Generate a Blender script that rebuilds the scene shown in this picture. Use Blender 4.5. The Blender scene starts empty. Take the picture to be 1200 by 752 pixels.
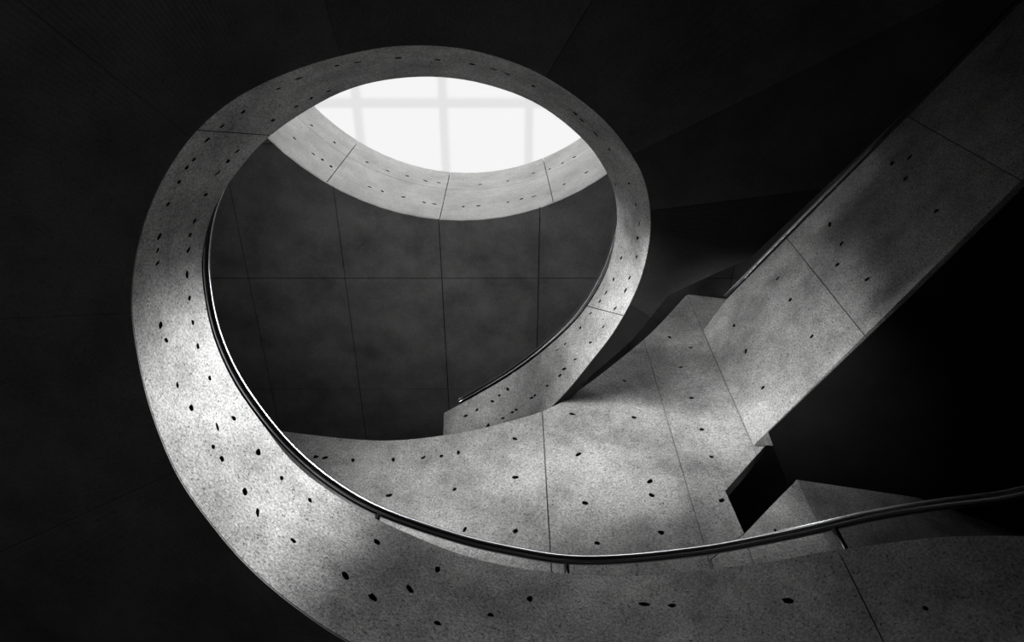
import bpy, bmesh, math, random
from mathutils import Vector, geometry
import numpy as np

random.seed(7)
SC = bpy.context.scene
COL = SC.collection

# ------------------------------------------------------------------ camera
EYE = 1.6                                   # the photographer's eye height
FPX = 850.0                                 # focal length in pixels of a 1200 wide frame
ELEV = math.atan(1445.0 / 850.0)            # how far the camera is tilted up
cam_d = bpy.data.cameras.new('camera')
cam_d.sensor_width = 36.0
cam_d.lens = 36.0 * FPX / 1200.0
cam_d.clip_end = 200
cam = bpy.data.objects.new('camera', cam_d)
COL.objects.link(cam)
cam.location = (0, 0, EYE)
cam.rotation_euler = (math.pi / 2 + ELEV, 0, 0)
SC.camera = cam

# ------------------------------------------------------------------ world, exposure, lamps
w = bpy.data.worlds.new('overcast sky')
SC.world = w
w.use_nodes = True
w.node_tree.nodes['Background'].inputs[0].default_value = (1, 1, 1, 1)
w.node_tree.nodes['Background'].inputs[1].default_value = 1.0
SC.view_settings.view_transform = 'Standard'
SC.view_settings.look = 'None'
SC.view_settings.exposure = 0.0
SC.view_settings.gamma = 1.0
SC.cycles.use_denoising = True
SC.cycles.max_bounces = 6


def spot(name, loc, target, power, angle, blend=1.0, radius=0.15):
    d = bpy.data.lights.new(name, 'SPOT')
    d.energy = power
    d.spot_size = math.radians(angle)
    d.spot_blend = blend
    d.shadow_soft_size = radius
    o = bpy.data.objects.new(name, d)
    COL.objects.link(o)
    o.location = (loc[0], loc[1], loc[2] + EYE)
    t = Vector((target[0], target[1], target[2] + EYE))
    o.rotation_euler = (t - o.location).to_track_quat('-Z', 'Y').to_euler()
    return o


LAMPS = [
    # name, place, aim (heights above the eye), watts, cone, blend, radius
    ('fill lamp on skylight curb', (-0.72, -1.4, 11.5), (-0.72, 3.9, 10.7), 520, 92, 1.0, 0.5),  # added spot inside the shaft, brightens the far curb face only
    ('daylight down the stairwell', (-0.75, 0.8, 11.8), (-0.6, 2.8, 4.0), 800, 46, 1.0, 2.2),
    ('fill lamp on left parapet', (0.2, 2.2, 6.2), (-1.8, 3.32, 4.25), 1000, 48, 1.0, 0.2),  # added fill without a fixture, for the bright patch on the left
    ('rail highlight lamp above stairwell', (0.3, 2.5, 7.2), (0.6, 4.1, 3.5), 80, 60, 1.0, 0.2),  # unseen lamp added for a highlight along the lower handrail
    ('rail highlight lamp below landing', (2.45, 4.25, 5.25), (2.2, 3.8, 3.4), 20, 100, 1.0, 0.06),  # unseen lamp put in for a glint on the right of the handrail
    ('fill lamp on curved wall', (0.6, 2.2, 5.2), (1.35, 4.6, 5.5), 185, 72, 1.0, 0.4),  # added fill, lifts the right part of the curved wall
    ('second fill lamp on curved wall', (-0.8, 2.3, 5.1), (-0.5, 5.2, 5.0), 165, 66, 1.0, 0.4),  # added fill, lifts the left part of the curved wall
    ('fill lamp on upper parapet', (-1.5, 2.5, 5.7), (0.85, 3.5, 6.1), 170, 60, 1.0, 0.15),  # invented lamp, brightens the right side of the upper turn
    ('fill lamp on landing parapet', (0.6, 2.2, 3.9), (2.6, 3.95, 5.95), 270, 44, 1.0, 0.12),  # invented lamp, brightens the near end of the straight parapet
    ('fill lamp on ceiling', (-0.9, 4.4, 6.0), (-0.6, 4.4, 9.5), 42, 150, 1.0, 0.3),  # added unseen lamp, lifts the ceiling out of the dark
    ('uplight behind pointed wall', (2.45, 5.0, 8.5), (2.4, 5.2, 9.5), 0.4, 90, 1.0, 0.1),
    ('fill lamp on stair soffit', (-2.6, 0.3, -1.3), (-2.8, 1.2, 3.6), 24, 150, 1.0, 0.3),  # weak added lamp, lifts the soffit on the left
]
for a in LAMPS:
    spot(*a)

# ------------------------------------------------------------------ picture geometry helpers (used once, to place real points)
CF = Vector((0, math.cos(ELEV), math.sin(ELEV)))
CU = Vector((0, -math.sin(ELEV), math.cos(ELEV)))
CR = Vector((1, 0, 0))


def ray(px, py):
    return CF + CR * ((px - 600) / FPX) + CU * ((376 - py) / FPX)


def at(px, py, h):
    """the point seen at a pixel that lies h above the eye (eye at the origin)"""
    d = ray(px, py)
    return d * (h / d.z)


def proj(P):
    z = P.dot(CF)
    return 600 + FPX * P.dot(CR) / z, 376 - FPX * P.dot(CU) / z


# ------------------------------------------------------------------ materials
def nodes_of(name):
    m = bpy.data.materials.new(name)
    m.use_nodes = True
    nt = m.node_tree
    return m, nt, nt.nodes['Principled BSDF']


def concrete(name, base, contrast=0.35, grain=1.0, rough=0.8, seam=False):
    m, nt, b = nodes_of(name)
    N, L = nt.nodes.new, nt.links.new
    tc = N('ShaderNodeTexCoord')

    def noise(scale, detail, rgh=0.6):
        n = N('ShaderNodeTexNoise')
        n.inputs['Scale'].default_value = scale
        n.inputs['Detail'].default_value = detail
        n.inputs['Roughness'].default_value = rgh
        L(tc.outputs['Object'], n.inputs['Vector'])
        return n.outputs['Fac']

    def remap(s, a, b_, lo, hi):
        r = N('ShaderNodeMapRange')
        r.inputs['From Min'].default_value = a
        r.inputs['From Max'].default_value = b_
        r.inputs['To Min'].default_value = lo
        r.inputs['To Max'].default_value = hi
        L(s, r.inputs['Value'])
        return r.outputs['Result']

    def mul(a, c):
        q = N('ShaderNodeMath')
        q.operation = 'MULTIPLY'
        L(a, q.inputs[0])
        L(c, q.inputs[1])
        return q.outputs[0]

    cloud = remap(noise(1.7, 6, 0.65), 0.30, 0.62, 1 - contrast, 1.0 + contrast * 0.3)
    blot = remap(noise(6.0, 6, 0.7), 0.30, 0.62, 1 - contrast * 0.35, 1.0)
    fine = remap(noise(58.0, 4, 0.75), 0.34, 0.64, 1 - 0.55 * grain, 1.0 + 0.18 * grain)
    speck = remap(noise(64.0, 2, 0.5), 0.30, 0.38, 1 - 0.8 * grain, 1.0)
    v = mul(mul(cloud, blot), mul(fine, speck))
    c = N('ShaderNodeMix')
    c.data_type = 'RGBA'
    c.inputs['A'].default_value = (0, 0, 0, 1)
    c.inputs['B'].default_value = (base, base, base * 0.99, 1)
    L(v, c.inputs['Factor'])
    c.clamp_factor = False
    L(c.outputs['Result'], b.inputs['Base Color'])
    b.inputs['Roughness'].default_value = rough
    b.inputs['Specular IOR Level'].default_value = 0.25
    bp = N('ShaderNodeBump')
    bp.inputs['Strength'].default_value = 0.7 * grain
    bp.inputs['Distance'].default_value = 0.012
    L(noise(45.0, 4, 0.7), bp.inputs['Height'])
    L(bp.outputs['Normal'], b.inputs['Normal'])
    return m


def plain(name, col, rough=0.5, metal=0.0):
    m, nt, b = nodes_of(name)
    b.inputs['Base Color'].default_value = (*col, 1)
    b.inputs['Roughness'].default_value = rough
    b.inputs['Metallic'].default_value = metal
    return m


M_LIGHT = concrete('fair faced concrete', 0.70, 0.5)
M_CURB = concrete('skylight curb concrete', 0.62, 0.25, 0.5)
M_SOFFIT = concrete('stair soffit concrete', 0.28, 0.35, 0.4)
M_SHADED = concrete('shade-darkened concrete', 0.025, 0.35, 0.4)  # near-black: shade under landing and on parapet edges put into the colour
M_SOFFIT_SHADES = [M_SOFFIT] + [concrete('shade-stepped soffit concrete', q, 0.35, 0.4) for q in (.22, .16, .10, .05, .03)]  # soffit shade painted in: ever darker copies towards the stair head
M_CEIL = concrete('ceiling concrete', 0.55, 0.4, 0.4)
M_FLOOR = concrete('floor screed', 0.15, 0.2, 0.3)
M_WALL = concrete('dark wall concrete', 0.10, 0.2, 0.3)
M_PIT = plain('dark tie hole cup', (0.012, 0.012, 0.012), 0.95)  # cups much darker than the panel faces
M_CORE = plain('dark joint filler', (0.02, 0.02, 0.02), 0.95)
M_RAIL = plain('black satin steel', (0.35, 0.35, 0.36), 0.27, 1.0)
_nt = M_RAIL.node_tree                      # lathe-turned finish: fine rings around the tube stretch highlights along it
_b = _nt.nodes['Principled BSDF']
_t = _nt.nodes.new('ShaderNodeTangent')
_t.direction_type = 'UV_MAP'
_t.uv_map = 'UVMap'
_nt.links.new(_t.outputs[0], _b.inputs['Tangent'])
_b.inputs['Anisotropic'].default_value = 0.93
_b.inputs['Anisotropic Rotation'].default_value = 0.0
M_BAR = plain('grey aluminium glazing bar', (0.25, 0.25, 0.25), 0.4)


def pane_material():
    m = bpy.data.materials.new('frosted skylight pane')
    m.use_nodes = True
    nt = m.node_tree
    nt.nodes.clear()
    N, L = nt.nodes.new, nt.links.new
    out = N('ShaderNodeOutputMaterial')
    e = N('ShaderNodeEmission')
    e.inputs['Color'].default_value = (1, 1, 1, 1)
    e.inputs['Strength'].default_value = 0.74
    t = N('ShaderNodeBsdfRefraction')
    t.inputs['Color'].default_value = (0.18, 0.18, 0.18, 1)
    t.inputs['Roughness'].default_value = 0.6
    t.inputs['IOR'].default_value = 1.3
    a = N('ShaderNodeAddShader')
    L(e.outputs[0], a.inputs[0])
    L(t.outputs[0], a.inputs[1])
    L(a.outputs[0], out.inputs['Surface'])
    return m


M_PANE = pane_material()

# ------------------------------------------------------------------ object helpers
LIFT = Vector((0, 0, EYE))


def link_mesh(name, verts, faces, mats, parent=None, fmat=None, smooth=None, lift=True):
    me = bpy.data.meshes.new(name)
    if lift:
        verts = [Vector(v) + LIFT for v in verts]
    me.from_pydata([tuple(v) for v in verts], [], faces)
    for m in (mats if isinstance(mats, (list, tuple)) else [mats]):
        me.materials.append(m)
    if fmat:
        me.polygons.foreach_set('material_index', fmat)
    if smooth:
        me.polygons.foreach_set('use_smooth', smooth)
    me.update()
    o = bpy.data.objects.new(name, me)
    COL.objects.link(o)
    if parent:
        o.parent = parent
        o.matrix_parent_inverse = parent.matrix_world.inverted()
    return o


def tag(o, label, cat, group=None):
    o['label'] = label
    o['category'] = cat
    if group:
        o['group'] = group
    return o


def thing(name, label, cat, loc=(0, 0, 0), group=None):
    o = bpy.data.objects.new(name, None)
    o.empty_display_size = 0.3
    COL.objects.link(o)
    o.location = (loc[0], loc[1], loc[2] + EYE)
    bpy.context.view_layer.update()
    return tag(o, label, cat, group)


def structure(o):
    o['kind'] = 'structure'
    return o


def box(name, lo, hi, mat, parent=None, lift=True):
    x0, y0, z0 = lo
    x1, y1, z1 = hi
    v = [(x0, y0, z0), (x1, y0, z0), (x1, y1, z0), (x0, y1, z0), (x0, y0, z1), (x1, y0, z1), (x1, y1, z1), (x0, y1, z1)]
    f = [(0, 3, 2, 1), (4, 5, 6, 7), (0, 1, 5, 4), (1, 2, 6, 5), (2, 3, 7, 6), (3, 0, 4, 7)]
    return link_mesh(name, v, f, mat, parent, lift=lift)


def tube(name, pts, r, mat, parent=None, n=12):
    pts = [Vector(p) for p in pts]
    V, Fc = [], []
    for i, p in enumerate(pts):
        t = (pts[min(i + 1, len(pts) - 1)] - pts[max(i - 1, 0)]).normalized()
        a = t.cross(Vector((0, 0, 1)))
        if a.length < 1e-4:
            a = Vector((1, 0, 0))
        a.normalize()
        b = a.cross(t)
        for k in range(n):
            q = 2 * math.pi * k / n
            V.append(p + a * (r * math.cos(q)) + b * (r * math.sin(q)))
    for i in range(len(pts) - 1):
        for k in range(n):
            k2 = (k + 1) % n
            Fc.append((i * n + k, i * n + k2, (i + 1) * n + k2, (i + 1) * n + k))
    Fc.append(tuple(range(n)))
    Fc.append(tuple((len(pts) - 1) * n + k for k in reversed(range(n))))
    o = link_mesh(name, V, Fc, mat, parent, smooth=[True] * (len(Fc) - 2) + [False, False])
    uv = o.data.uv_layers.new(name='UVMap')
    for pg in o.data.polygons:
        for q, li in enumerate(pg.loop_indices):
            vi = o.data.loops[li].vertex_index
            k = vi % n
            if pg.index < (len(pts) - 1) * n and q in (1, 2) and k == 0:
                k = n
            uv.data[li].uv = (vi // n * 0.1, k / n)
    return o


def inside(p, poly):
    x, y = p
    r = False
    j = len(poly) - 1
    for i in range(len(poly)):
        xi, yi = poly[i]
        xj, yj = poly[j]
        if (yi > y) != (yj > y) and x < (xj - xi) * (y - yi) / (yj - yi) + xi:
            r = not r
        j = i
    return r


def clip(poly, axis, val, keep_greater):
    out = []
    s = 1 if keep_greater else -1
    for i in range(len(poly)):
        a, b = poly[i], poly[(i + 1) % len(poly)]
        da, db = s * (a[axis] - val), s * (b[axis] - val)
        if da >= 0:
            out.append(a)
        if da * db < 0:
            t = da / (da - db)
            out.append((a[0] + (b[0] - a[0]) * t, a[1] + (b[1] - a[1]) * t))
    return out


def densify(poly, step):
    out = []
    for i in range(len(poly)):
        a, b = Vector(poly[i]), Vector(poly[(i + 1) % len(poly)])
        n = max(1, int((b - a).length / step))
        for k in range(n):
            q = a.lerp(b, k / n)
            out.append((q.x, q.y))
    return out


def panel(name, outline, surf, thick, mat, parent, holes=(), step=(0.12, 0.2), edge_step=0.1, pit_depth=0.035, scale=(1, 1), edge_mat=None):
    """A cast panel: outline in the (u, v) plane of a surface, surf(u, v) -> (point, inward normal away from the viewer);
    holes [(u, v, r)] in metres become real recesses whose cups are sub-parts."""
    su, sv = scale                                # metres per unit of u and v, about
    out = densify([(u * su, v * sv) for u, v in outline], edge_step)
    pts = [Vector(p) for p in out]
    edges = [(i, (i + 1) % len(out)) for i in range(len(out))]
    nout = len(out)
    loops = []
    for (hu, hv, r) in holes:
        hu, hv = hu * su, hv * sv
        ang, el = random.uniform(0, math.pi), random.uniform(1.0, 1.55)
        lp = []
        for k in range(9):
            q = 2 * math.pi * k / 9
            rr = r * random.uniform(0.75, 1.15)
            x, y = rr * el * math.cos(q), rr / el ** 0.5 * math.sin(q)
            lp.append((hu + x * math.cos(ang) - y * math.sin(ang), hv + x * math.sin(ang) + y * math.cos(ang)))
        if not all(inside(p, out) for p in lp):
            continue
        i0 = len(pts)
        pts += [Vector(p) for p in lp]
        edges += [(i0 + k, i0 + (k + 1) % 9) for k in range(9)]
        loops.append(lp)
    us = [p[0] for p in out]
    vs = [p[1] for p in out]
    gu, gv = step
    i = math.floor(min(us) / gu)
    while i * gu < max(us):
        j = math.floor(min(vs) / gv)
        while j * gv < max(vs):
            p = (i * gu + 1e-4, j * gv + 1e-4)
            if inside(p, out):
                d = min((p[0] - q[0]) ** 2 + (p[1] - q[1]) ** 2 for q in out)
                if d > (0.35 * min(gu, gv)) ** 2 and all((p[0] - l[0][0]) ** 2 + (p[1] - l[0][1]) ** 2 > 0.006 for l in loops):
                    pts.append(Vector(p))
            j += 1
        i += 1
    res = geometry.delaunay_2d_cdt(pts, edges, [], 0, 1e-6)
    v2, tri = res[0], res[2]
    keep = []
    for t in tri:
        c = sum((v2[k] for k in t), Vector((0, 0))) / len(t)
        a, b, d = (v2[k] for k in t[:3])
        if abs((b - a).cross(d - a)) < 2e-5:             # sliver along a straight edge
            continue
        if inside(c, out) and not any(inside(c, l) for l in loops):
            keep.append(list(t))
    P, Nn = [], []
    for q in v2:
        p, n = surf(q.x / su, q.y / sv)
        P.append(p)
        Nn.append(n)
    V = list(P)
    Fc, sm = [], []
    cnt = {}
    vote = 0.0
    for t in keep:
        a, b, c = (P[k] for k in t[:3])
        a2, b2, c2 = (v2[k] for k in t[:3])
        vote += (b - a).cross(c - a).dot(Nn[t[0]]) * (1 if (b2 - a2).cross(c2 - a2) > 0 else -1)
    for t in keep:
        a2, b2, c2 = (v2[k] for k in t[:3])
        if ((b2 - a2).cross(c2 - a2) > 0) == (vote > 0):
            t = t[::-1]
        Fc.append(tuple(t))
        sm.append(True)
        for k in range(len(t)):
            e = (t[k], t[(k + 1) % len(t)])
            cnt[e] = 1
    border = [e for e in cnt if (e[1], e[0]) not in cnt]
    off = len(V)
    V += [p + n * thick for p, n in zip(P, Nn)]            # back face
    nf = len(Fc)
    for k in range(nf):
        Fc.append(tuple(q + off for q in reversed(Fc[k])))
        sm.append(True)
    off2 = len(V)
    m = {}
    for a, b in border:                                     # sides with vertices of their own, so that the arrises stay sharp
        for q in (a, b):
            if q not in m:
                m[q] = len(V)
                V.append(P[q])
                V.append(P[q] + Nn[q] * thick)
        Fc.append((m[b], m[a], m[a] + 1, m[b] + 1))
        sm.append(False)
    fm = [0] * (2 * nf) + [1 if edge_mat else 0] * (len(Fc) - 2 * nf)
    o = link_mesh(name, V, Fc, [mat, edge_mat] if edge_mat else mat, parent, fmat=fm, smooth=sm)
    for lp in loops:                                        # cups
        cu = sum(p[0] for p in lp) / 9
        cv = sum(p[1] for p in lp) / 9
        rim, bot = [], []
        for p in lp:
            q, n = surf(p[0] / su, p[1] / sv)
            rim.append(q + n * 0.004)
            p2 = (cu + (p[0] - cu) * 0.8, cv + (p[1] - cv) * 0.8)
            q, n = surf(p2[0] / su, p2[1] / sv)
            bot.append(q + n * min(pit_depth, thick * 0.8))
        link_mesh('tie_hole', rim + bot, [(k, (k + 1) % 9, 9 + (k + 1) % 9, 9 + k) for k in range(9)] + [tuple(range(9, 18))], M_PIT, o)
    return o


def spline(ctrl):
    """Catmull-Rom through control points at u = 0, 1, 2 ..."""
    n = len(ctrl)

    def f(u):
        u = max(0.0, min(n - 1.0, u))
        i = min(int(u), n - 2)
        t = u - i
        p1, p2 = ctrl[i], ctrl[i + 1]
        p0 = ctrl[i - 1] if i > 0 else p1 * 2 - p2
        p3 = ctrl[i + 2] if i + 2 < n else p2 * 2 - p1
        return 0.5 * ((2 * p1) + (p2 - p0) * t + (2 * p0 - 5 * p1 + 4 * p2 - p3) * t * t + (3 * p1 - p0 - 3 * p2 + p3) * t ** 3)
    return f


# ------------------------------------------------------------------ the room
HC = 9.5                                     # underside of the ceiling above the eye
HT = HC * 1.27                               # top of the skylight curb
C_LO = Vector((-0.075 * HC, 0.068 * HC))
R_LO = 0.348 * HC
C_HI = Vector((-0.063 * HT, 0.069 * HT))
R_HI = 0.274 * HT
RX0, RX1, RY0, RY1 = -9.4, 9.0, -6.0, 12.6


def holed_slab(name, z0, z1, mat, x0, x1, y0, y1, cen, rad, parent=None):
    n = 72
    circ = [(cen.x + rad * math.cos(2 * math.pi * k / n), cen.y + rad * math.sin(2 * math.pi * k / n)) for k in range(n)]
    rect = densify([(x0, y0), (x1, y0), (x1, y1), (x0, y1)], 0.8)
    pts = [Vector(p) for p in rect]
    e = [(i, (i + 1) % len(rect)) for i in range(len(rect))]
    if any(x0 - .01 < p[0] < x1 + .01 and y0 - .01 < p[1] < y1 + .01 for p in circ):
        k0 = len(pts)
        pts += [Vector(p) for p in circ]
        e += [(k0 + k, k0 + (k + 1) % n) for k in range(n)]
    v2, _, tri = geometry.delaunay_2d_cdt(pts, e, [], 0, 1e-6)[:3]
    V, Fc, cnt = [], [], {}
    V = [Vector((q.x, q.y, z0)) for q in v2] + [Vector((q.x, q.y, z1)) for q in v2]
    off = len(v2)
    for t in tri:
        c = sum((v2[k] for k in t), Vector((0, 0))) / len(t)
        if (c - cen).length < rad * 0.999 or not (x0 < c.x < x1 and y0 < c.y < y1):
            continue
        a, b, d = (v2[k] for k in t[:3])
        if (b - a).cross(d - a) > 0:
            t = t[::-1]
        Fc.append(tuple(t))
        for k in range(len(t)):
            cnt[(t[k], t[(k + 1) % len(t)])] = 1
    if not Fc:
        return None
    nf = len(Fc)
    Fc += [tuple(q + off for q in reversed(Fc[k])) for k in range(nf)]
    for a, b in cnt:
        if (b, a) not in cnt:
            Fc.append((b, a, a + off, b + off))
    used = sorted({q for f in Fc for q in f})
    rm = {q: i for i, q in enumerate(used)}
    return link_mesh(name, [V[q] for q in used], [tuple(rm[q] for q in f) for f in Fc], mat, parent)


ceiling = structure(holed_slab('ceiling', HC + 0.05, HC + 0.3, M_CORE, RX0, RX1, RY0, RY1, C_LO, R_LO + .18))
GX, GY, PX, PY, GAP = 0.39, 4.86, 1.42, 2.0, 0.006
for i in range(-7, 7):
    for j in range(-6, 5):
        x0, x1 = max(RX0, GX + i * PX + GAP), min(RX1, GX + (i + 1) * PX - GAP)
        y0, y1 = max(RY0, GY + j * PY + GAP), min(RY1, GY + (j + 1) * PY - GAP)
        if x1 - x0 > 0.05 and y1 - y0 > 0.05:
            holed_slab('ceiling_panel', HC, HC + 0.045, M_CEIL, x0, x1, y0, y1, C_LO, R_LO, ceiling)
structure(box('floor', (RX0, RY0, -EYE - 0.2), (RX1, RY1, -EYE), M_FLOOR))
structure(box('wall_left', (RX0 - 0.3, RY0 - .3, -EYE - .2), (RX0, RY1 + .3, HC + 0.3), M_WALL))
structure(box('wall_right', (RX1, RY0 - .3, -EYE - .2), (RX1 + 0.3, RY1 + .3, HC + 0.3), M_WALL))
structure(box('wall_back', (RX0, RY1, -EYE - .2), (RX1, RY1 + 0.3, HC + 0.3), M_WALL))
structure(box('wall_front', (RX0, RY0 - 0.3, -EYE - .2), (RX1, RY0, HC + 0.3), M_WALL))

# ------------------------------------------------------------------ skylight: curb, panes, bars
window = bpy.data.objects.new('window_1', None)
COL.objects.link(window)
window.location = (C_LO.x, C_LO.y, HC + EYE)
structure(window)
bpy.context.view_layer.update()


def curb_surf(a, v):
    t = v / (HT - HC)
    c = C_LO.lerp(C_HI, t)
    r = R_LO + (R_HI - R_LO) * t
    q = a / R_LO
    n = Vector((math.cos(q), math.sin(q), 0))
    return Vector((c.x + r * n.x, c.y + r * n.y, HC + v)), n


def curb_uv(px, py):
    best = None
    d = ray(px, py)
    lo, hi = HC, HT                           # march up the ray until it leaves the curb
    for k in range(400):
        h = HC + (HT - HC) * k / 399
        p = d * (h / d.z)
        t = (h - HC) / (HT - HC)
        c = C_LO.lerp(C_HI, t)
        r = R_LO + (R_HI - R_LO) * t
        if math.hypot(p.x - c.x, p.y - c.y) >= r:
            return (math.atan2(p.y - c.y, p.x - c.x) % (2 * math.pi)) * R_LO, h - HC
    return None


CURB_HOLES = [(365, 147), (392, 167), (430, 190), (345, 162), (378, 187), (388, 195), (433, 219), (448, 224), (407, 179), (367, 180),
              (477, 206), (499, 212), (514, 214), (563, 216), (595, 212), (625, 203), (644, 198), (659, 191), (673, 184), (473, 231),
              (497, 237), (611, 233), (626, 230), (644, 224), (661, 216), (687, 202), (454, 200), (509, 239), (543, 242), (561, 241), (595, 237)]
ch = [q for q in (curb_uv(*p) for p in CURB_HOLES) if q]
cuts = sorted([curb_uv(520, 235)[0], curb_uv(391, 203)[0]])
span = cuts[1] - cuts[0]
cuts = [cuts[0] + span * k for k in range(-2, 30) if cuts[0] + span * k < cuts[0] - 2 * span + 2 * math.pi * R_LO - 0.6 * span]
cuts.append(cuts[0] + 2 * math.pi * R_LO)
for a, b in zip(cuts[:-1], cuts[1:]):
    hs = []
    for u, v in ch:
        for uu in (u, u + 2 * math.pi * R_LO, u - 2 * math.pi * R_LO):
            if a + .06 < uu < b - .06 and .06 < v < HT - HC - .06:
                hs.append((uu, v, 0.03))
    VM = 0.6 * (HT - HC)
    for v0, v1 in ((0.048, VM - .004), (VM + .004, HT - HC)):
        panel('concrete_panel', [(a + .006, v0), (b - .006, v0), (b - .006, v1), (a + .006, v1)], curb_surf, 0.16, M_CURB, window,
              [q for q in hs if v0 + .05 < q[1] < v1 - .05], step=(0.25, 0.5), edge_step=0.22)
n = 64                                        # backing ring behind the curb panels
V, Fc = [], []
for k in range(n):
    q = k / n * 2 * math.pi * R_LO
    for v in (0.06, HT - HC + 0.02):
        for t in (0.163, 0.178 if v < .2 else .4):
            p, nn = curb_surf(q, v)
            V.append(p + nn * t)
for k in range(n):
    a, b = k * 4, ((k + 1) % n) * 4
    Fc += [(a, a + 2, b + 2, b), (a + 1, b + 1, b + 3, a + 3), (a + 2, a + 3, b + 3, b + 2), (a, b, b + 1, a + 1)]
link_mesh('curb_backing', V, Fc, M_CORE, window)
ZP = HT + 0.04
BX, BY, SX, SY = -1.16, 3.02, 1.45, 2.2
for i in range(-2, 4):
    for j in range(-3, 2):
        x0, x1 = BX + i * SX, BX + (i + 1) * SX
        y0, y1 = BY + j * SY, BY + (j + 1) * SY
        cx, cy = max(x0, min(C_HI.x, x1)), max(y0, min(C_HI.y, y1))
        if math.hypot(cx - C_HI.x, cy - C_HI.y) < R_HI + 0.2:
            link_mesh('pane', [(x0, y0, ZP), (x1, y0, ZP), (x1, y1, ZP), (x0, y1, ZP)], [(0, 3, 2, 1)], M_PANE, window)
for i in range(-2, 4):
    x = BX + i * SX
    box('glazing_bar', (x - .07, BY - 3 * SY, ZP + .28), (x + .07, BY + 2 * SY, ZP + .40), M_BAR, window)
for j in range(-3, 3):
    y = BY + j * SY
    box('glazing_bar', (BX - 2 * SX, y - .07, ZP + .26), (BX + 4 * SX, y + .07, ZP + .40), M_BAR, window)

# ------------------------------------------------------------------ spiral staircase: parapet, soffit, handrail
# pairs of points (top edge pixel, height) / (bottom edge pixel or None = straight below, drop)
RING = [
    ((1480, 650), 2.45, None, .80), ((1330, 634), 2.65, None, .82),
    ((1200, 628), 2.9, None, .85), ((1106, 629), 3.08, None, .88), ((1033, 637), 3.22, None, .9), ((970, 646), 3.32, None, .92),
    ((900, 658), 3.42, None, .94), ((830, 667), 3.5, None, .95), ((738, 675), 3.56, None, .96), ((667, 672), 3.6, None, .97),
    ((600, 664), 3.64, None, .98), ((533, 647), 3.69, None, .99), ((447, 611), 3.80, None, 1.0), ((390, 578), 3.925, None, .985),
    ((345, 543), 4.035, (294, 665), .955), ((310, 500), 4.15, (250, 615), .93), ((275, 450), 4.3, (209, 556), .92), ((252, 400), 4.45, (179, 484), .91),
    ((240, 350), 4.6, (162, 415), .90), ((237, 300), 4.75, (155, 350), .89), ((250, 247), 4.9, (163, 285), .88), ((275, 205), 5.05, (186, 220), .87),
    ((310, 165), 5.2, (223, 162), .86), ((350, 135), 5.35, (272, 118), .85), ((400, 108), 5.5, (332, 87), .84), ((450, 94), 5.6, (400, 65), .83),
    ((510, 90), 5.7, (475, 53), .82), ((570, 99), 5.8, (555, 59), .81), ((630, 122), 5.92, (632, 86), .80), ((680, 160), 6.05, (700, 133), .80),
    ((707, 195), 6.15, (740, 181), .80), ((721, 230), 6.25, (758, 222), .80), ((722, 270), 6.35, (762, 272), .80), ((710, 320), 6.45, (750, 328), .80),
    ((680, 369), 6.55, (724, 381), .80), ((640, 408), 6.7, (692, 424), .80), ((600, 438), 6.9, (652, 471), .80), ((560, 462), 7.05, (600, 516), .80),
    ((520, 484), 7.2, (517, 560), .80)]
pi_, po_ = [], []
for (ip, h, op, d) in RING:
    p = at(*ip, h)
    pi_.append(p)
    po_.append(p - Vector((0, 0, d)) if op is None else at(*op, h - d))
PI, PO = spline(pi_), spline(po_)
NU = len(RING) - 1
AXIS = Vector((-0.6, 2.8, 0))


def ring_surf(u, v):
    a, b = PI(u), PO(u)
    p = a.lerp(b, v)
    e = 0.02
    t = PI(u + e).lerp(PO(u + e), v) - PI(u - e).lerp(PO(u - e), v)
    n = t.cross(b - a).normalized()
    if n.dot(p - Vector((AXIS.x, AXIS.y, p.z))) < 0:
        n = -n
    return p, n


grid = [(u / 8, v / 10, proj(PI(u / 8).lerp(PO(u / 8), v / 10))) for u in range(0, NU * 8 + 1) for v in range(11)]


def ring_uv(px, py):
    u, v, q = min(grid, key=lambda g: (g[2][0] - px) ** 2 + (g[2][1] - py) ** 2)
    for s in (0.06, 0.03, 0.015, 0.008, 0.004):
        for _ in range(3):
            c = [(u + i * s, v + j * s) for i in (-1, 0, 1) for j in (-1, 0, 1)]
            u, v = min(c, key=lambda g: sum((x - y) ** 2 for x, y in zip(proj(PI(g[0]).lerp(PO(g[0]), g[1])), (px, py))))
    return u, v


RING_HOLES = [(246, 443), (208, 451), (224, 478), (274, 490), (250, 523), (260, 538), (303, 530), (287, 576), (363, 586), (344, 633), (405, 674),
              (442, 635), (437, 700), (513, 667), (513, 730), (621, 702), (755, 708), (788, 709), (923, 704), (1085, 713), (228, 259), (221, 293),
              (185, 293), (187, 277), (184, 309), (219, 322), (222, 349), (226, 378), (232, 406), (188, 381), (195, 399), (197, 239), (223, 275),
              (350, 92), (326, 104), (285, 131), (260, 148), (243, 164), (227, 187), (219, 196), (210, 213), (365, 115), (347, 125), (320, 141),
              (278, 177), (255, 203), (241, 228), (385, 107), (395, 77), (419, 73), (267, 189), (513, 70), (553, 75), (578, 81), (625, 101), (595, 87),
              (674, 133), (682, 141), (714, 175), (721, 216), (737, 215), (698, 157), (467, 68), (745, 240), (749, 262), (747, 279), (746, 301),
              (728, 302), (738, 325), (733, 340), (719, 327), (710, 343), (703, 353), (721, 361), (692, 367), (680, 384), (707, 383), (692, 401),
              (662, 403), (653, 410), (674, 421), (661, 432), (656, 440), (641, 452), (595, 456), (627, 463), (623, 466), (585, 463), (577, 470),
              (559, 480), (546, 487), (600, 483), (605, 480), (589, 490), (572, 499), (255, 500), (302, 600), (330, 560), (480, 690), (575, 720)]
rh = [ring_uv(*p) for p in RING_HOLES]
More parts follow.
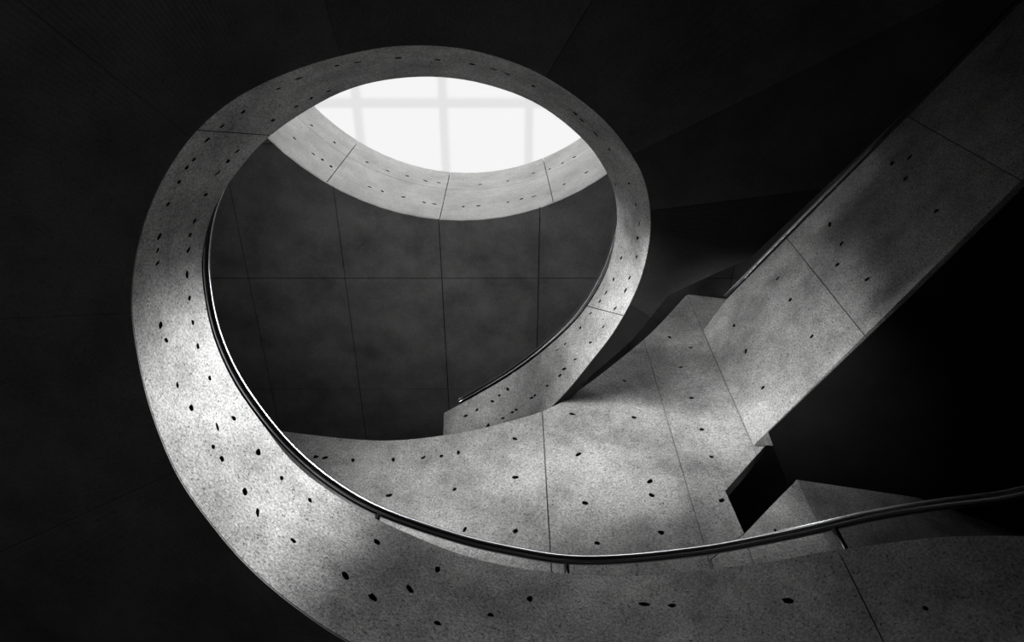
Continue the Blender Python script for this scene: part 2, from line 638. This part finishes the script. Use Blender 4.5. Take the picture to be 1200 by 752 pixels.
stair = thing('spiral_staircase', 'pale concrete spiral stair parapet coiling up around the stairwell below the skylight, dark underneath', 'staircase', (AXIS.x, AXIS.y, 3.0))
jointsU = [0, 1.0, ring_uv(995, 670)[0], ring_uv(268, 155)[0], ring_uv(732, 370)[0], NU]
for a, b in zip(jointsU[:-1], jointsU[1:]):
    L = sum((PI(a + (b - a) * (k + 1) / 20) - PI(a + (b - a) * k / 20)).length for k in range(20))
    su = L / (b - a)
    hs = [(u, v, random.uniform(.017, .026)) for u, v in rh if a < u < b]
    g = 0.004 / su
    panel('concrete_panel', [(a + g, 0), (b - g, 0), (b - g, 1), (a + g, 1)], ring_surf, 0.12, M_LIGHT, stair, hs, step=(0.1, 0.3), edge_step=0.09, scale=(su, 0.92), edge_mat=M_SHADED)  # edge_mat paints underside shade onto the panel edges


def sweep(name, u0, u1, nseg, section, mat, parent):
    """a closed section swept along the parapet; section(u) gives its corner points"""
    V, Fc = [], []
    for k in range(nseg + 1):
        V += section(u0 + (u1 - u0) * k / nseg)
    m = len(section(u0))
    for k in range(nseg):
        for q in range(m):
            q2 = (q + 1) % m
            Fc.append((k * m + q, (k + 1) * m + q, (k + 1) * m + q2, k * m + q2))
    Fc.append(tuple(range(m)))
    Fc.append(tuple(nseg * m + q for q in reversed(range(m))))
    return link_mesh(name, V, Fc, mat, parent)


def core_section(u):
    a, n = ring_surf(u, 0.004)
    b, n2 = ring_surf(u, 0.96)
    return [a + n * .123, a + n * .17, b + n2 * .17, b + n2 * .123]


sweep('parapet_core', 0.01, NU - .01, NU * 5, core_section, M_CORE, stair)
# width of the stair slab outside the parapet, along u
WID = [.2, .22, .25, .28, .3, .32, .35, .4, .5, .6, .8, 1.3, 2.4, 2.8, 3.0, 3.0, 3.0, 3.0, 3.0, 3.0, 3.0, 3.0, 3.0, 3.0, 3.0, 3.0, 3.0, 3.0, 3.0, 3.0, 0, 0, 0, 0, 0, 0, 0, 0, 0]


U_END = 36.0
# the slab widens into a landing on the right: its outer edge there
EDGE = {30: (1260, -75), 31: (1060, 130), 32: (880, 300), 33: (783, 345), 34: (742, 396), 35: (702, 431), 36: (656, 467)}


def soffit_section(u):
    i = min(int(u), NU - 1)
    wd = WID[i] + (WID[i + 1] - WID[i]) * (u - i)
    base = 0.15
    if u > U_END:
        wd, base = 0.004, 0.05
    b, n = ring_surf(u, 1.0)
    t = PO(u + .05) - PO(u - .05)
    o = Vector((t.y, -t.x, 0)).normalized()
    if o.dot(Vector((b.x - AXIS.x, b.y - AXIS.y, 0))) < 0:
        o = -o
    e = b + o * (base + wd)
    if 29 < u <= U_END:
        k = min(35, int(u))
        f = lambda q: at(*EDGE[q], po_[q].z) if q in EDGE else po_[q] + o * 3.1
        e = f(k).lerp(f(k + 1), u - k)
        e.z = b.z
        base = min(0.15, 0.5 * (e - b).length)
    m = b + o * base
    z = lambda k: Vector((0, 0, k))
    return [b - z(.014), e - z(.014), e + z(.16), m + z(.16), m - z(.003), b - z(.003)]


def soffit_core_section(u):
    q = soffit_section(u)
    z = lambda k: Vector((0, 0, k))
    return [q[3] + z(.004), q[2] + z(.004), q[2] + z(.02), q[3] + z(.02)]


sweep('slab_core', 0.01, U_END - .03, NU * 5, soffit_core_section, M_CORE, stair)


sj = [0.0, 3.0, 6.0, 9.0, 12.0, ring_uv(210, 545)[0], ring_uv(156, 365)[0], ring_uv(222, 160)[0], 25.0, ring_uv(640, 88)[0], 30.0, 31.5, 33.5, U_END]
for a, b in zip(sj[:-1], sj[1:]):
    sweep('soffit_panel', a + .003, b - .003, max(8, int((b - a) * 16)), soffit_section, M_SOFFIT_SHADES[min(len(M_SOFFIT_SHADES) - 1, sum(b > q for q in (25.5, 28.5, 30.5, 32, 34)))], stair)  # darker concrete copies stand in for deepening shade along u

# handrail over the top edge
RAILPX = [(300, 487), (320, 510), (342, 529), (365, 548), (396, 572), (440, 597), (476, 612), (513, 625), (560, 637), (620, 650), (665, 656), (720, 656), (780, 652), (850, 642), (920, 628), (1000, 609),
          (1080, 594), (1150, 585), (1200, 580), (1330, 570), (1480, 575)]


def rail_y(x):
    for (x0, y0), (x1, y1) in zip(RAILPX[:-1], RAILPX[1:]):
        if x0 <= x <= x1:
            return y0 + (y1 - y0) * (x - x0) / (x1 - x0)
    return None


deltas = []
for i, (ip, h, op, d) in enumerate(RING):
    dl = 0.06
    if i <= 14:
        for k in range(0, 80):
            x, y = proj(pi_[i] + Vector((0, 0, k * .01)))
            ry = rail_y(x)
            if ry is None or y <= ry:
                dl = k * .01
                break
    deltas.append(dl)
print('rail', deltas)
RAILP = []
for i in range(len(RING)):
    q, nn = ring_surf(i, 0)
    inset = 0.09 * max(0.0, min(1.0, (i - 19) / 4, (33 - i) / 3))      # set back over the wall on the far turn
    RAILP.append(pi_[i] + Vector((0, 0, deltas[i] - 0.1 * inset)) + Vector((nn.x, nn.y, 0)) * inset)
RL = spline(RAILP)
rail = thing('handrail', 'black round steel handrail curving along the top of the spiral parapet', 'handrail', RAILP[9])
tube('rail', [RL(k / 6) for k in range(0, int((NU - .25) * 6))], 0.038, M_RAIL, rail, 16)


def bracket(u, r=.021):
    p = RL(u)
    q, nn = ring_surf(u, 0.0)
    o = tube('bracket', [p - Vector((0, 0, .02)), q + nn * .05 - Vector((0, 0, .0))], r, M_RAIL, rail, 10)
    t = (PI(u + .05) - PI(u - .05)).normalized()
    a, b = q + nn * .02, q + nn * .09
    up = Vector((0, 0, .012))
    w2 = t * .04
    link_mesh('foot_plate', [a - w2, a + w2, b + w2, b - w2, a - w2 + up, a + w2 + up, b + w2 + up, b - w2 + up],
              [(0, 3, 2, 1), (4, 5, 6, 7), (0, 1, 5, 4), (1, 2, 6, 5), (2, 3, 7, 6), (3, 0, 4, 7)], M_RAIL, o)


for px in ((443, 606), (665, 672), (990, 643)):
    bracket(ring_uv(*px)[0])
for u in (16.5, 20.5, 24.5, 28.5, 32.5, 36.0):
    bracket(u)

# ------------------------------------------------------------------ curved outer wall and the landing beside it
K = 1.06
WTOP = [((255, 490), 5.9 * K * .97), ((330, 505), 5.6 * K), ((440, 516), 5.52 * K), ((520, 510), 5.5 * K), ((580, 498), 5.55 * K), ((640, 480), 5.65 * K), ((680, 456), 5.95 * K),
        ((720, 426), 6.35 * K), ((765, 388), 7.1 * K), ((805, 345), 8.0 * K)]
wt = [at(*p, h) for p, h in WTOP]
E3 = wt[-1]
d_ext = Vector((0.49, 0.05))
plan = [Vector((p.x, p.y)) for p in wt] + [Vector((E3.x, E3.y)) + d_ext * .5, Vector((E3.x, E3.y)) + d_ext, Vector((E3.x, E3.y)) + d_ext * 1.7]
PL3 = spline([Vector((p.x, p.y, 0)) for p in plan])
NS = len(plan) - 1
cum = [0.0]
for k in range(NS * 20):
    cum.append(cum[-1] + (PL3((k + 1) / 20) - PL3(k / 20)).length)
STOT = cum[-1]


def s2u(s):
    s = max(0, min(STOT, s))
    lo = int(np.searchsorted(cum, s))
    lo = max(1, min(len(cum) - 1, lo))
    t = (s - cum[lo - 1]) / max(1e-9, cum[lo] - cum[lo - 1])
    return (lo - 1 + t) / 20


def wall_surf(s, z):
    u = s2u(s)
    p = PL3(u)
    t = PL3(min(NS, u + .05)) - PL3(max(0, u - .05))
    n = Vector((-t.y, t.x, 0)).normalized()
    return Vector((p.x, p.y, z)), n


def wall_sz(px, py):
    d = ray(px, py)
    az = d.x / d.y
    best = min(range(NS * 200 + 1), key=lambda k: abs(PL3(k / 200).x - az * PL3(k / 200).y))
    u = best / 200
    p = PL3(u)
    k = u * 20
    i = min(int(k), len(cum) - 2)
    return cum[i] + (cum[i + 1] - cum[i]) * (k - i), p.y / d.y * d.z


top = [wall_sz(*proj(p)) for p in wt]
topd = []
WS = spline([Vector((p.x, p.y, p.z)) for p in wt])
for k in range(0, (len(wt) - 1) * 4 + 1):
    topd.append(wall_sz(*proj(WS(k / 4))))
sE = top[-1][0]
zbot = lambda s: 3.55 - 0.5 * min(1, s / 4.0)
c850 = wall_sz(850, 350)
q897, q850, q872, q832 = wall_sz(897, 522), wall_sz(850, 575), wall_sz(872, 625), wall_sz(832, 655)
q935, q970 = wall_sz(935, 562), wall_sz(970, 640)
SG = (q935[0] + q970[0]) / 2
print('wall', STOT, sE, c850, q897, q850, q872, q832, q935, q970)
outline = topd + [c850, (c850[0], 6.0), q897, q850, (q872[0], q872[1] + .005), q832, (q832[0], zbot(q832[0])), (2.0, zbot(2.0)), (topd[0][0], zbot(0))]
curved = thing('curved_wall', 'broad curved pale concrete wall behind the handrail, dotted with tie holes, rising to a point on the right', 'wall', (0.3, 4.6, 3.0))
WALL_HOLES = [(537, 530), (603, 514), (671, 485), (678, 532), (604, 559), (533, 573), (496, 536), (461, 538), (517, 534), (456, 580), (686, 589), (414, 539),
              (370, 535), (381, 536), (785, 395), (810, 407), (798, 430), (732, 446), (810, 466), (743, 489), (762, 564), (775, 624), (846, 586), (764, 580),
              (604, 622), (823, 503), (834, 535), (545, 620), (700, 636)]
wh = [wall_sz(*p) for p in WALL_HOLES]
sj = [topd[0][0], wall_sz(640, 560)[0], wall_sz(780, 485)[0], sE, c850[0]]
for a, b in zip(sj[:-1], sj[1:]):
    o2 = clip(clip(outline, 0, a + .005, True), 0, b - .005, False)
    hs = [(s, z, random.uniform(.02, .028)) for s, z in wh if a + .05 < s < b - .05]
    panel('concrete_panel', o2, wall_surf, 0.14, M_LIGHT, curved, hs, step=(0.12, 0.3), edge_step=0.1)
o2 = [(s + (.03 if k == 0 else 0), z - .01) for k, (s, z) in enumerate(topd)]
wall_back_surf = lambda s, z: (wall_surf(s, z)[0] + wall_surf(s, z)[1] * .145, wall_surf(s, z)[1])
inner_out = clip([(s, z) for s, z in outline], 0, sE + .1, False)
cx = sum(p[0] for p in inner_out) / len(inner_out)
panel('wall_core', [(s + (0.02 if s < cx else -0.02), z - .012 if z > 5 else z + .02) for s, z in inner_out], wall_back_surf, 0.06, M_CORE, curved, step=(0.3, 0.6), edge_step=0.3)

# corner parapet below the landing: one face in line with the curved wall, one turning away to the right
corner = thing('corner_parapet', 'pale concrete parapet corner with sloping top edge, above the handrail at lower right', 'parapet', (2.3, 4.6, 3.2))
A_out = [(q832[0] + .006, q832[1] - .006), (q872[0], q872[1] - .006), (q935[0] - .01, q935[1] - .005), (SG, q935[1]), (SG, 2.9), (q832[0] + .006, 2.9)]
sA = wall_sz(876, 640)[0]
for a, b in ((q832[0] + .006, sA), (sA, SG)):
    o2 = clip(clip(A_out, 0, a + .004, True), 0, b - .004 if b != SG else b, False)
    panel('concrete_panel', o2, wall_surf, 0.14, M_LIGHT, corner, [(*wall_sz(909, 622), .022)] if b == SG else [], step=(0.2, 0.3))
G = wall_surf(SG, 0)[0]
zG = q935[1]
dB = Vector((1, 0.42, 0)).normalized()


def b_surf(s, z):
    p = G + dB * s
    return Vector((p.x, p.y, z)), Vector((-dB.y, dB.x, 0))


def b_sz(px, py):
    d = ray(px, py)
    az = d.x / d.y
    s = (az * G.y - G.x) / (dB.x - az * dB.y)
    return s, (G.y + dB.y * s) / d.y * d.z


b1 = b_sz(1090, 585)
b2 = (b1[0] * 2.2, zG + (b1[1] - zG) * 2.2)
panel('return_panel', [(0, zG), b1, b2, (b2[0], 2.6), (0, 2.9)], b_surf, 0.14, M_WALL if False else M_LIGHT, corner, step=(0.5, 0.5))

# straight parapet of the landing with its own rail
SD = (Vector((3.79, 1.82)) * K - Vector((E3.x, E3.y))).normalized()
E2 = Vector((E3.x, E3.y)) - Vector((0, .012))
SLEN = 8.0


def s_surf(s, z):
    p = E2 + SD * s
    n = Vector((-SD.y, SD.x, 0))
    if n.x < 0:
        n = -n
    if s < .3:                                # mitred where it meets the curved wall
        n = Vector((1.25, 0.02, 0)).lerp(n, s / .3)
    return Vector((p.x, p.y, z)), n


def s_sz(px, py):
    d = ray(px, py)
    az = d.x / d.y
    s = (az * E2.y - E2.x) / (SD.x - az * SD.y)
    return s, (E2.y + SD.y * s) / d.y * d.z


pT0, pT1, pT2 = s_sz(826, 385), s_sz(850, 352), s_sz(1070, 130)
pB0, pB1 = s_sz(885, 520), s_sz(1190, 218)
print('strip', pT0, pT1, pT2, pB0, pB1)
tz = lambda s: pT1[1] + (pT2[1] - pT1[1]) * (s - pT1[0]) / (pT2[0] - pT1[0])
bz = lambda s: pB0[1] + (pB1[1] - pB0[1]) * (s - pB0[0]) / (pB1[0] - pB0[0])
st = thing('straight_parapet', 'straight pale concrete parapet running from the pointed wall up into shade at upper right', 'parapet', (E3.x, E3.y, 5.4))
s_out = [(0, pT0[1]), pT1, (SLEN, tz(SLEN)), (SLEN, bz(SLEN)), (0, pB0[1])]
S_HOLES = [(860, 381), (874, 411), (894, 454), (926, 351), (911, 326), (951, 394), (1016, 327), (981, 310), (972, 263), (986, 285), (1045, 191), (1066, 184), (1061, 209), (1097, 247)]
shs = [s_sz(*p) for p in S_HOLES]
sj = [0, s_sz(975, 345)[0], s_sz(1150, 185)[0], SLEN]
for a, b in zip(sj[:-1], sj[1:]):
    o2 = clip(clip(s_out, 0, a + .004, True), 0, b - .004, False)
    panel('concrete_panel', o2, s_surf, 0.16, M_LIGHT, st, [(s, z, .026) for s, z in shs if a + .05 < s < b - .05], step=(0.25, 0.3))
n0 = s_surf(1, 0)[1]
p0, _ = s_surf(0.3, bz(0.3) + .02)
p1, _ = s_surf(SLEN, bz(SLEN) + .02)
q0, _ = s_surf(0.3, tz(0.3) - .12)
q1, _ = s_surf(SLEN, tz(SLEN) - .03)
V = [p + n0 * t for t in (.163, .2) for p in (p0, p1, q1, q0)]
link_mesh('parapet_core', V, [(0, 1, 2, 3), (7, 6, 5, 4), (0, 4, 5, 1), (1, 5, 6, 2), (2, 6, 7, 3), (3, 7, 4, 0)], M_CORE, st)
rail2 = thing('handrail', 'thin black handrail on the straight parapet running to the upper right', 'handrail', s_surf(.4, tz(.4))[0])
rp = [s_surf(s, tz(s) + .10)[0] + n0 * .03 for s in (pT1[0] + .02, 1, 2, 4, SLEN)]
tube('rail', rp, .034, M_RAIL, rail2)
for s in (.8, 2.2, 3.6, 5.0):
    p, _ = s_surf(s, tz(s))
    tube('bracket', [p + n0 * .03 - Vector((0, 0, .01)), p + n0 * .03 + Vector((0, 0, .08))], .014, M_RAIL, rail2, 8)

# unseen wall added to keep the skylight off the straight parapet
GW0, GW1 = Vector((1.75, 2.3)), Vector((5.4, -3.3))
gd = (GW1 - GW0).normalized()
gn = Vector((gd.y, -gd.x)) * 0.1
gv = [GW0 - gn, GW1 - gn, GW1 + gn, GW0 + gn]
gw = link_mesh('wall_light_block', [(p.x, p.y, 5.85) for p in gv] + [(p.x, p.y, HC - .005) for p in gv],
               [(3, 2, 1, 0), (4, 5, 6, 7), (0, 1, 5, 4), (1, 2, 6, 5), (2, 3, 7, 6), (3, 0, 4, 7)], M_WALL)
structure(gw)

# landing slab under the straight parapet
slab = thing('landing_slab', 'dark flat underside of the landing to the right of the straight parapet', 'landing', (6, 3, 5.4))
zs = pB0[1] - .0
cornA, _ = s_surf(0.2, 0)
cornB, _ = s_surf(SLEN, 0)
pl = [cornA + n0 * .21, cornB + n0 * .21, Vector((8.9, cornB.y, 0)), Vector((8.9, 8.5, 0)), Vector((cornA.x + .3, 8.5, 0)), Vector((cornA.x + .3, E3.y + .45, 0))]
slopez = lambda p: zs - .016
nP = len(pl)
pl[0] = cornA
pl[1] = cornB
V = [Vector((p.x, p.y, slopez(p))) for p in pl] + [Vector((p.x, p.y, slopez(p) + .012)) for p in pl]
link_mesh('slab', V, [tuple(reversed(range(nP))), tuple(range(nP, 2 * nP))] + [(k, (k + 1) % nP, nP + (k + 1) % nP, nP + k) for k in range(nP)], M_SHADED, slab)
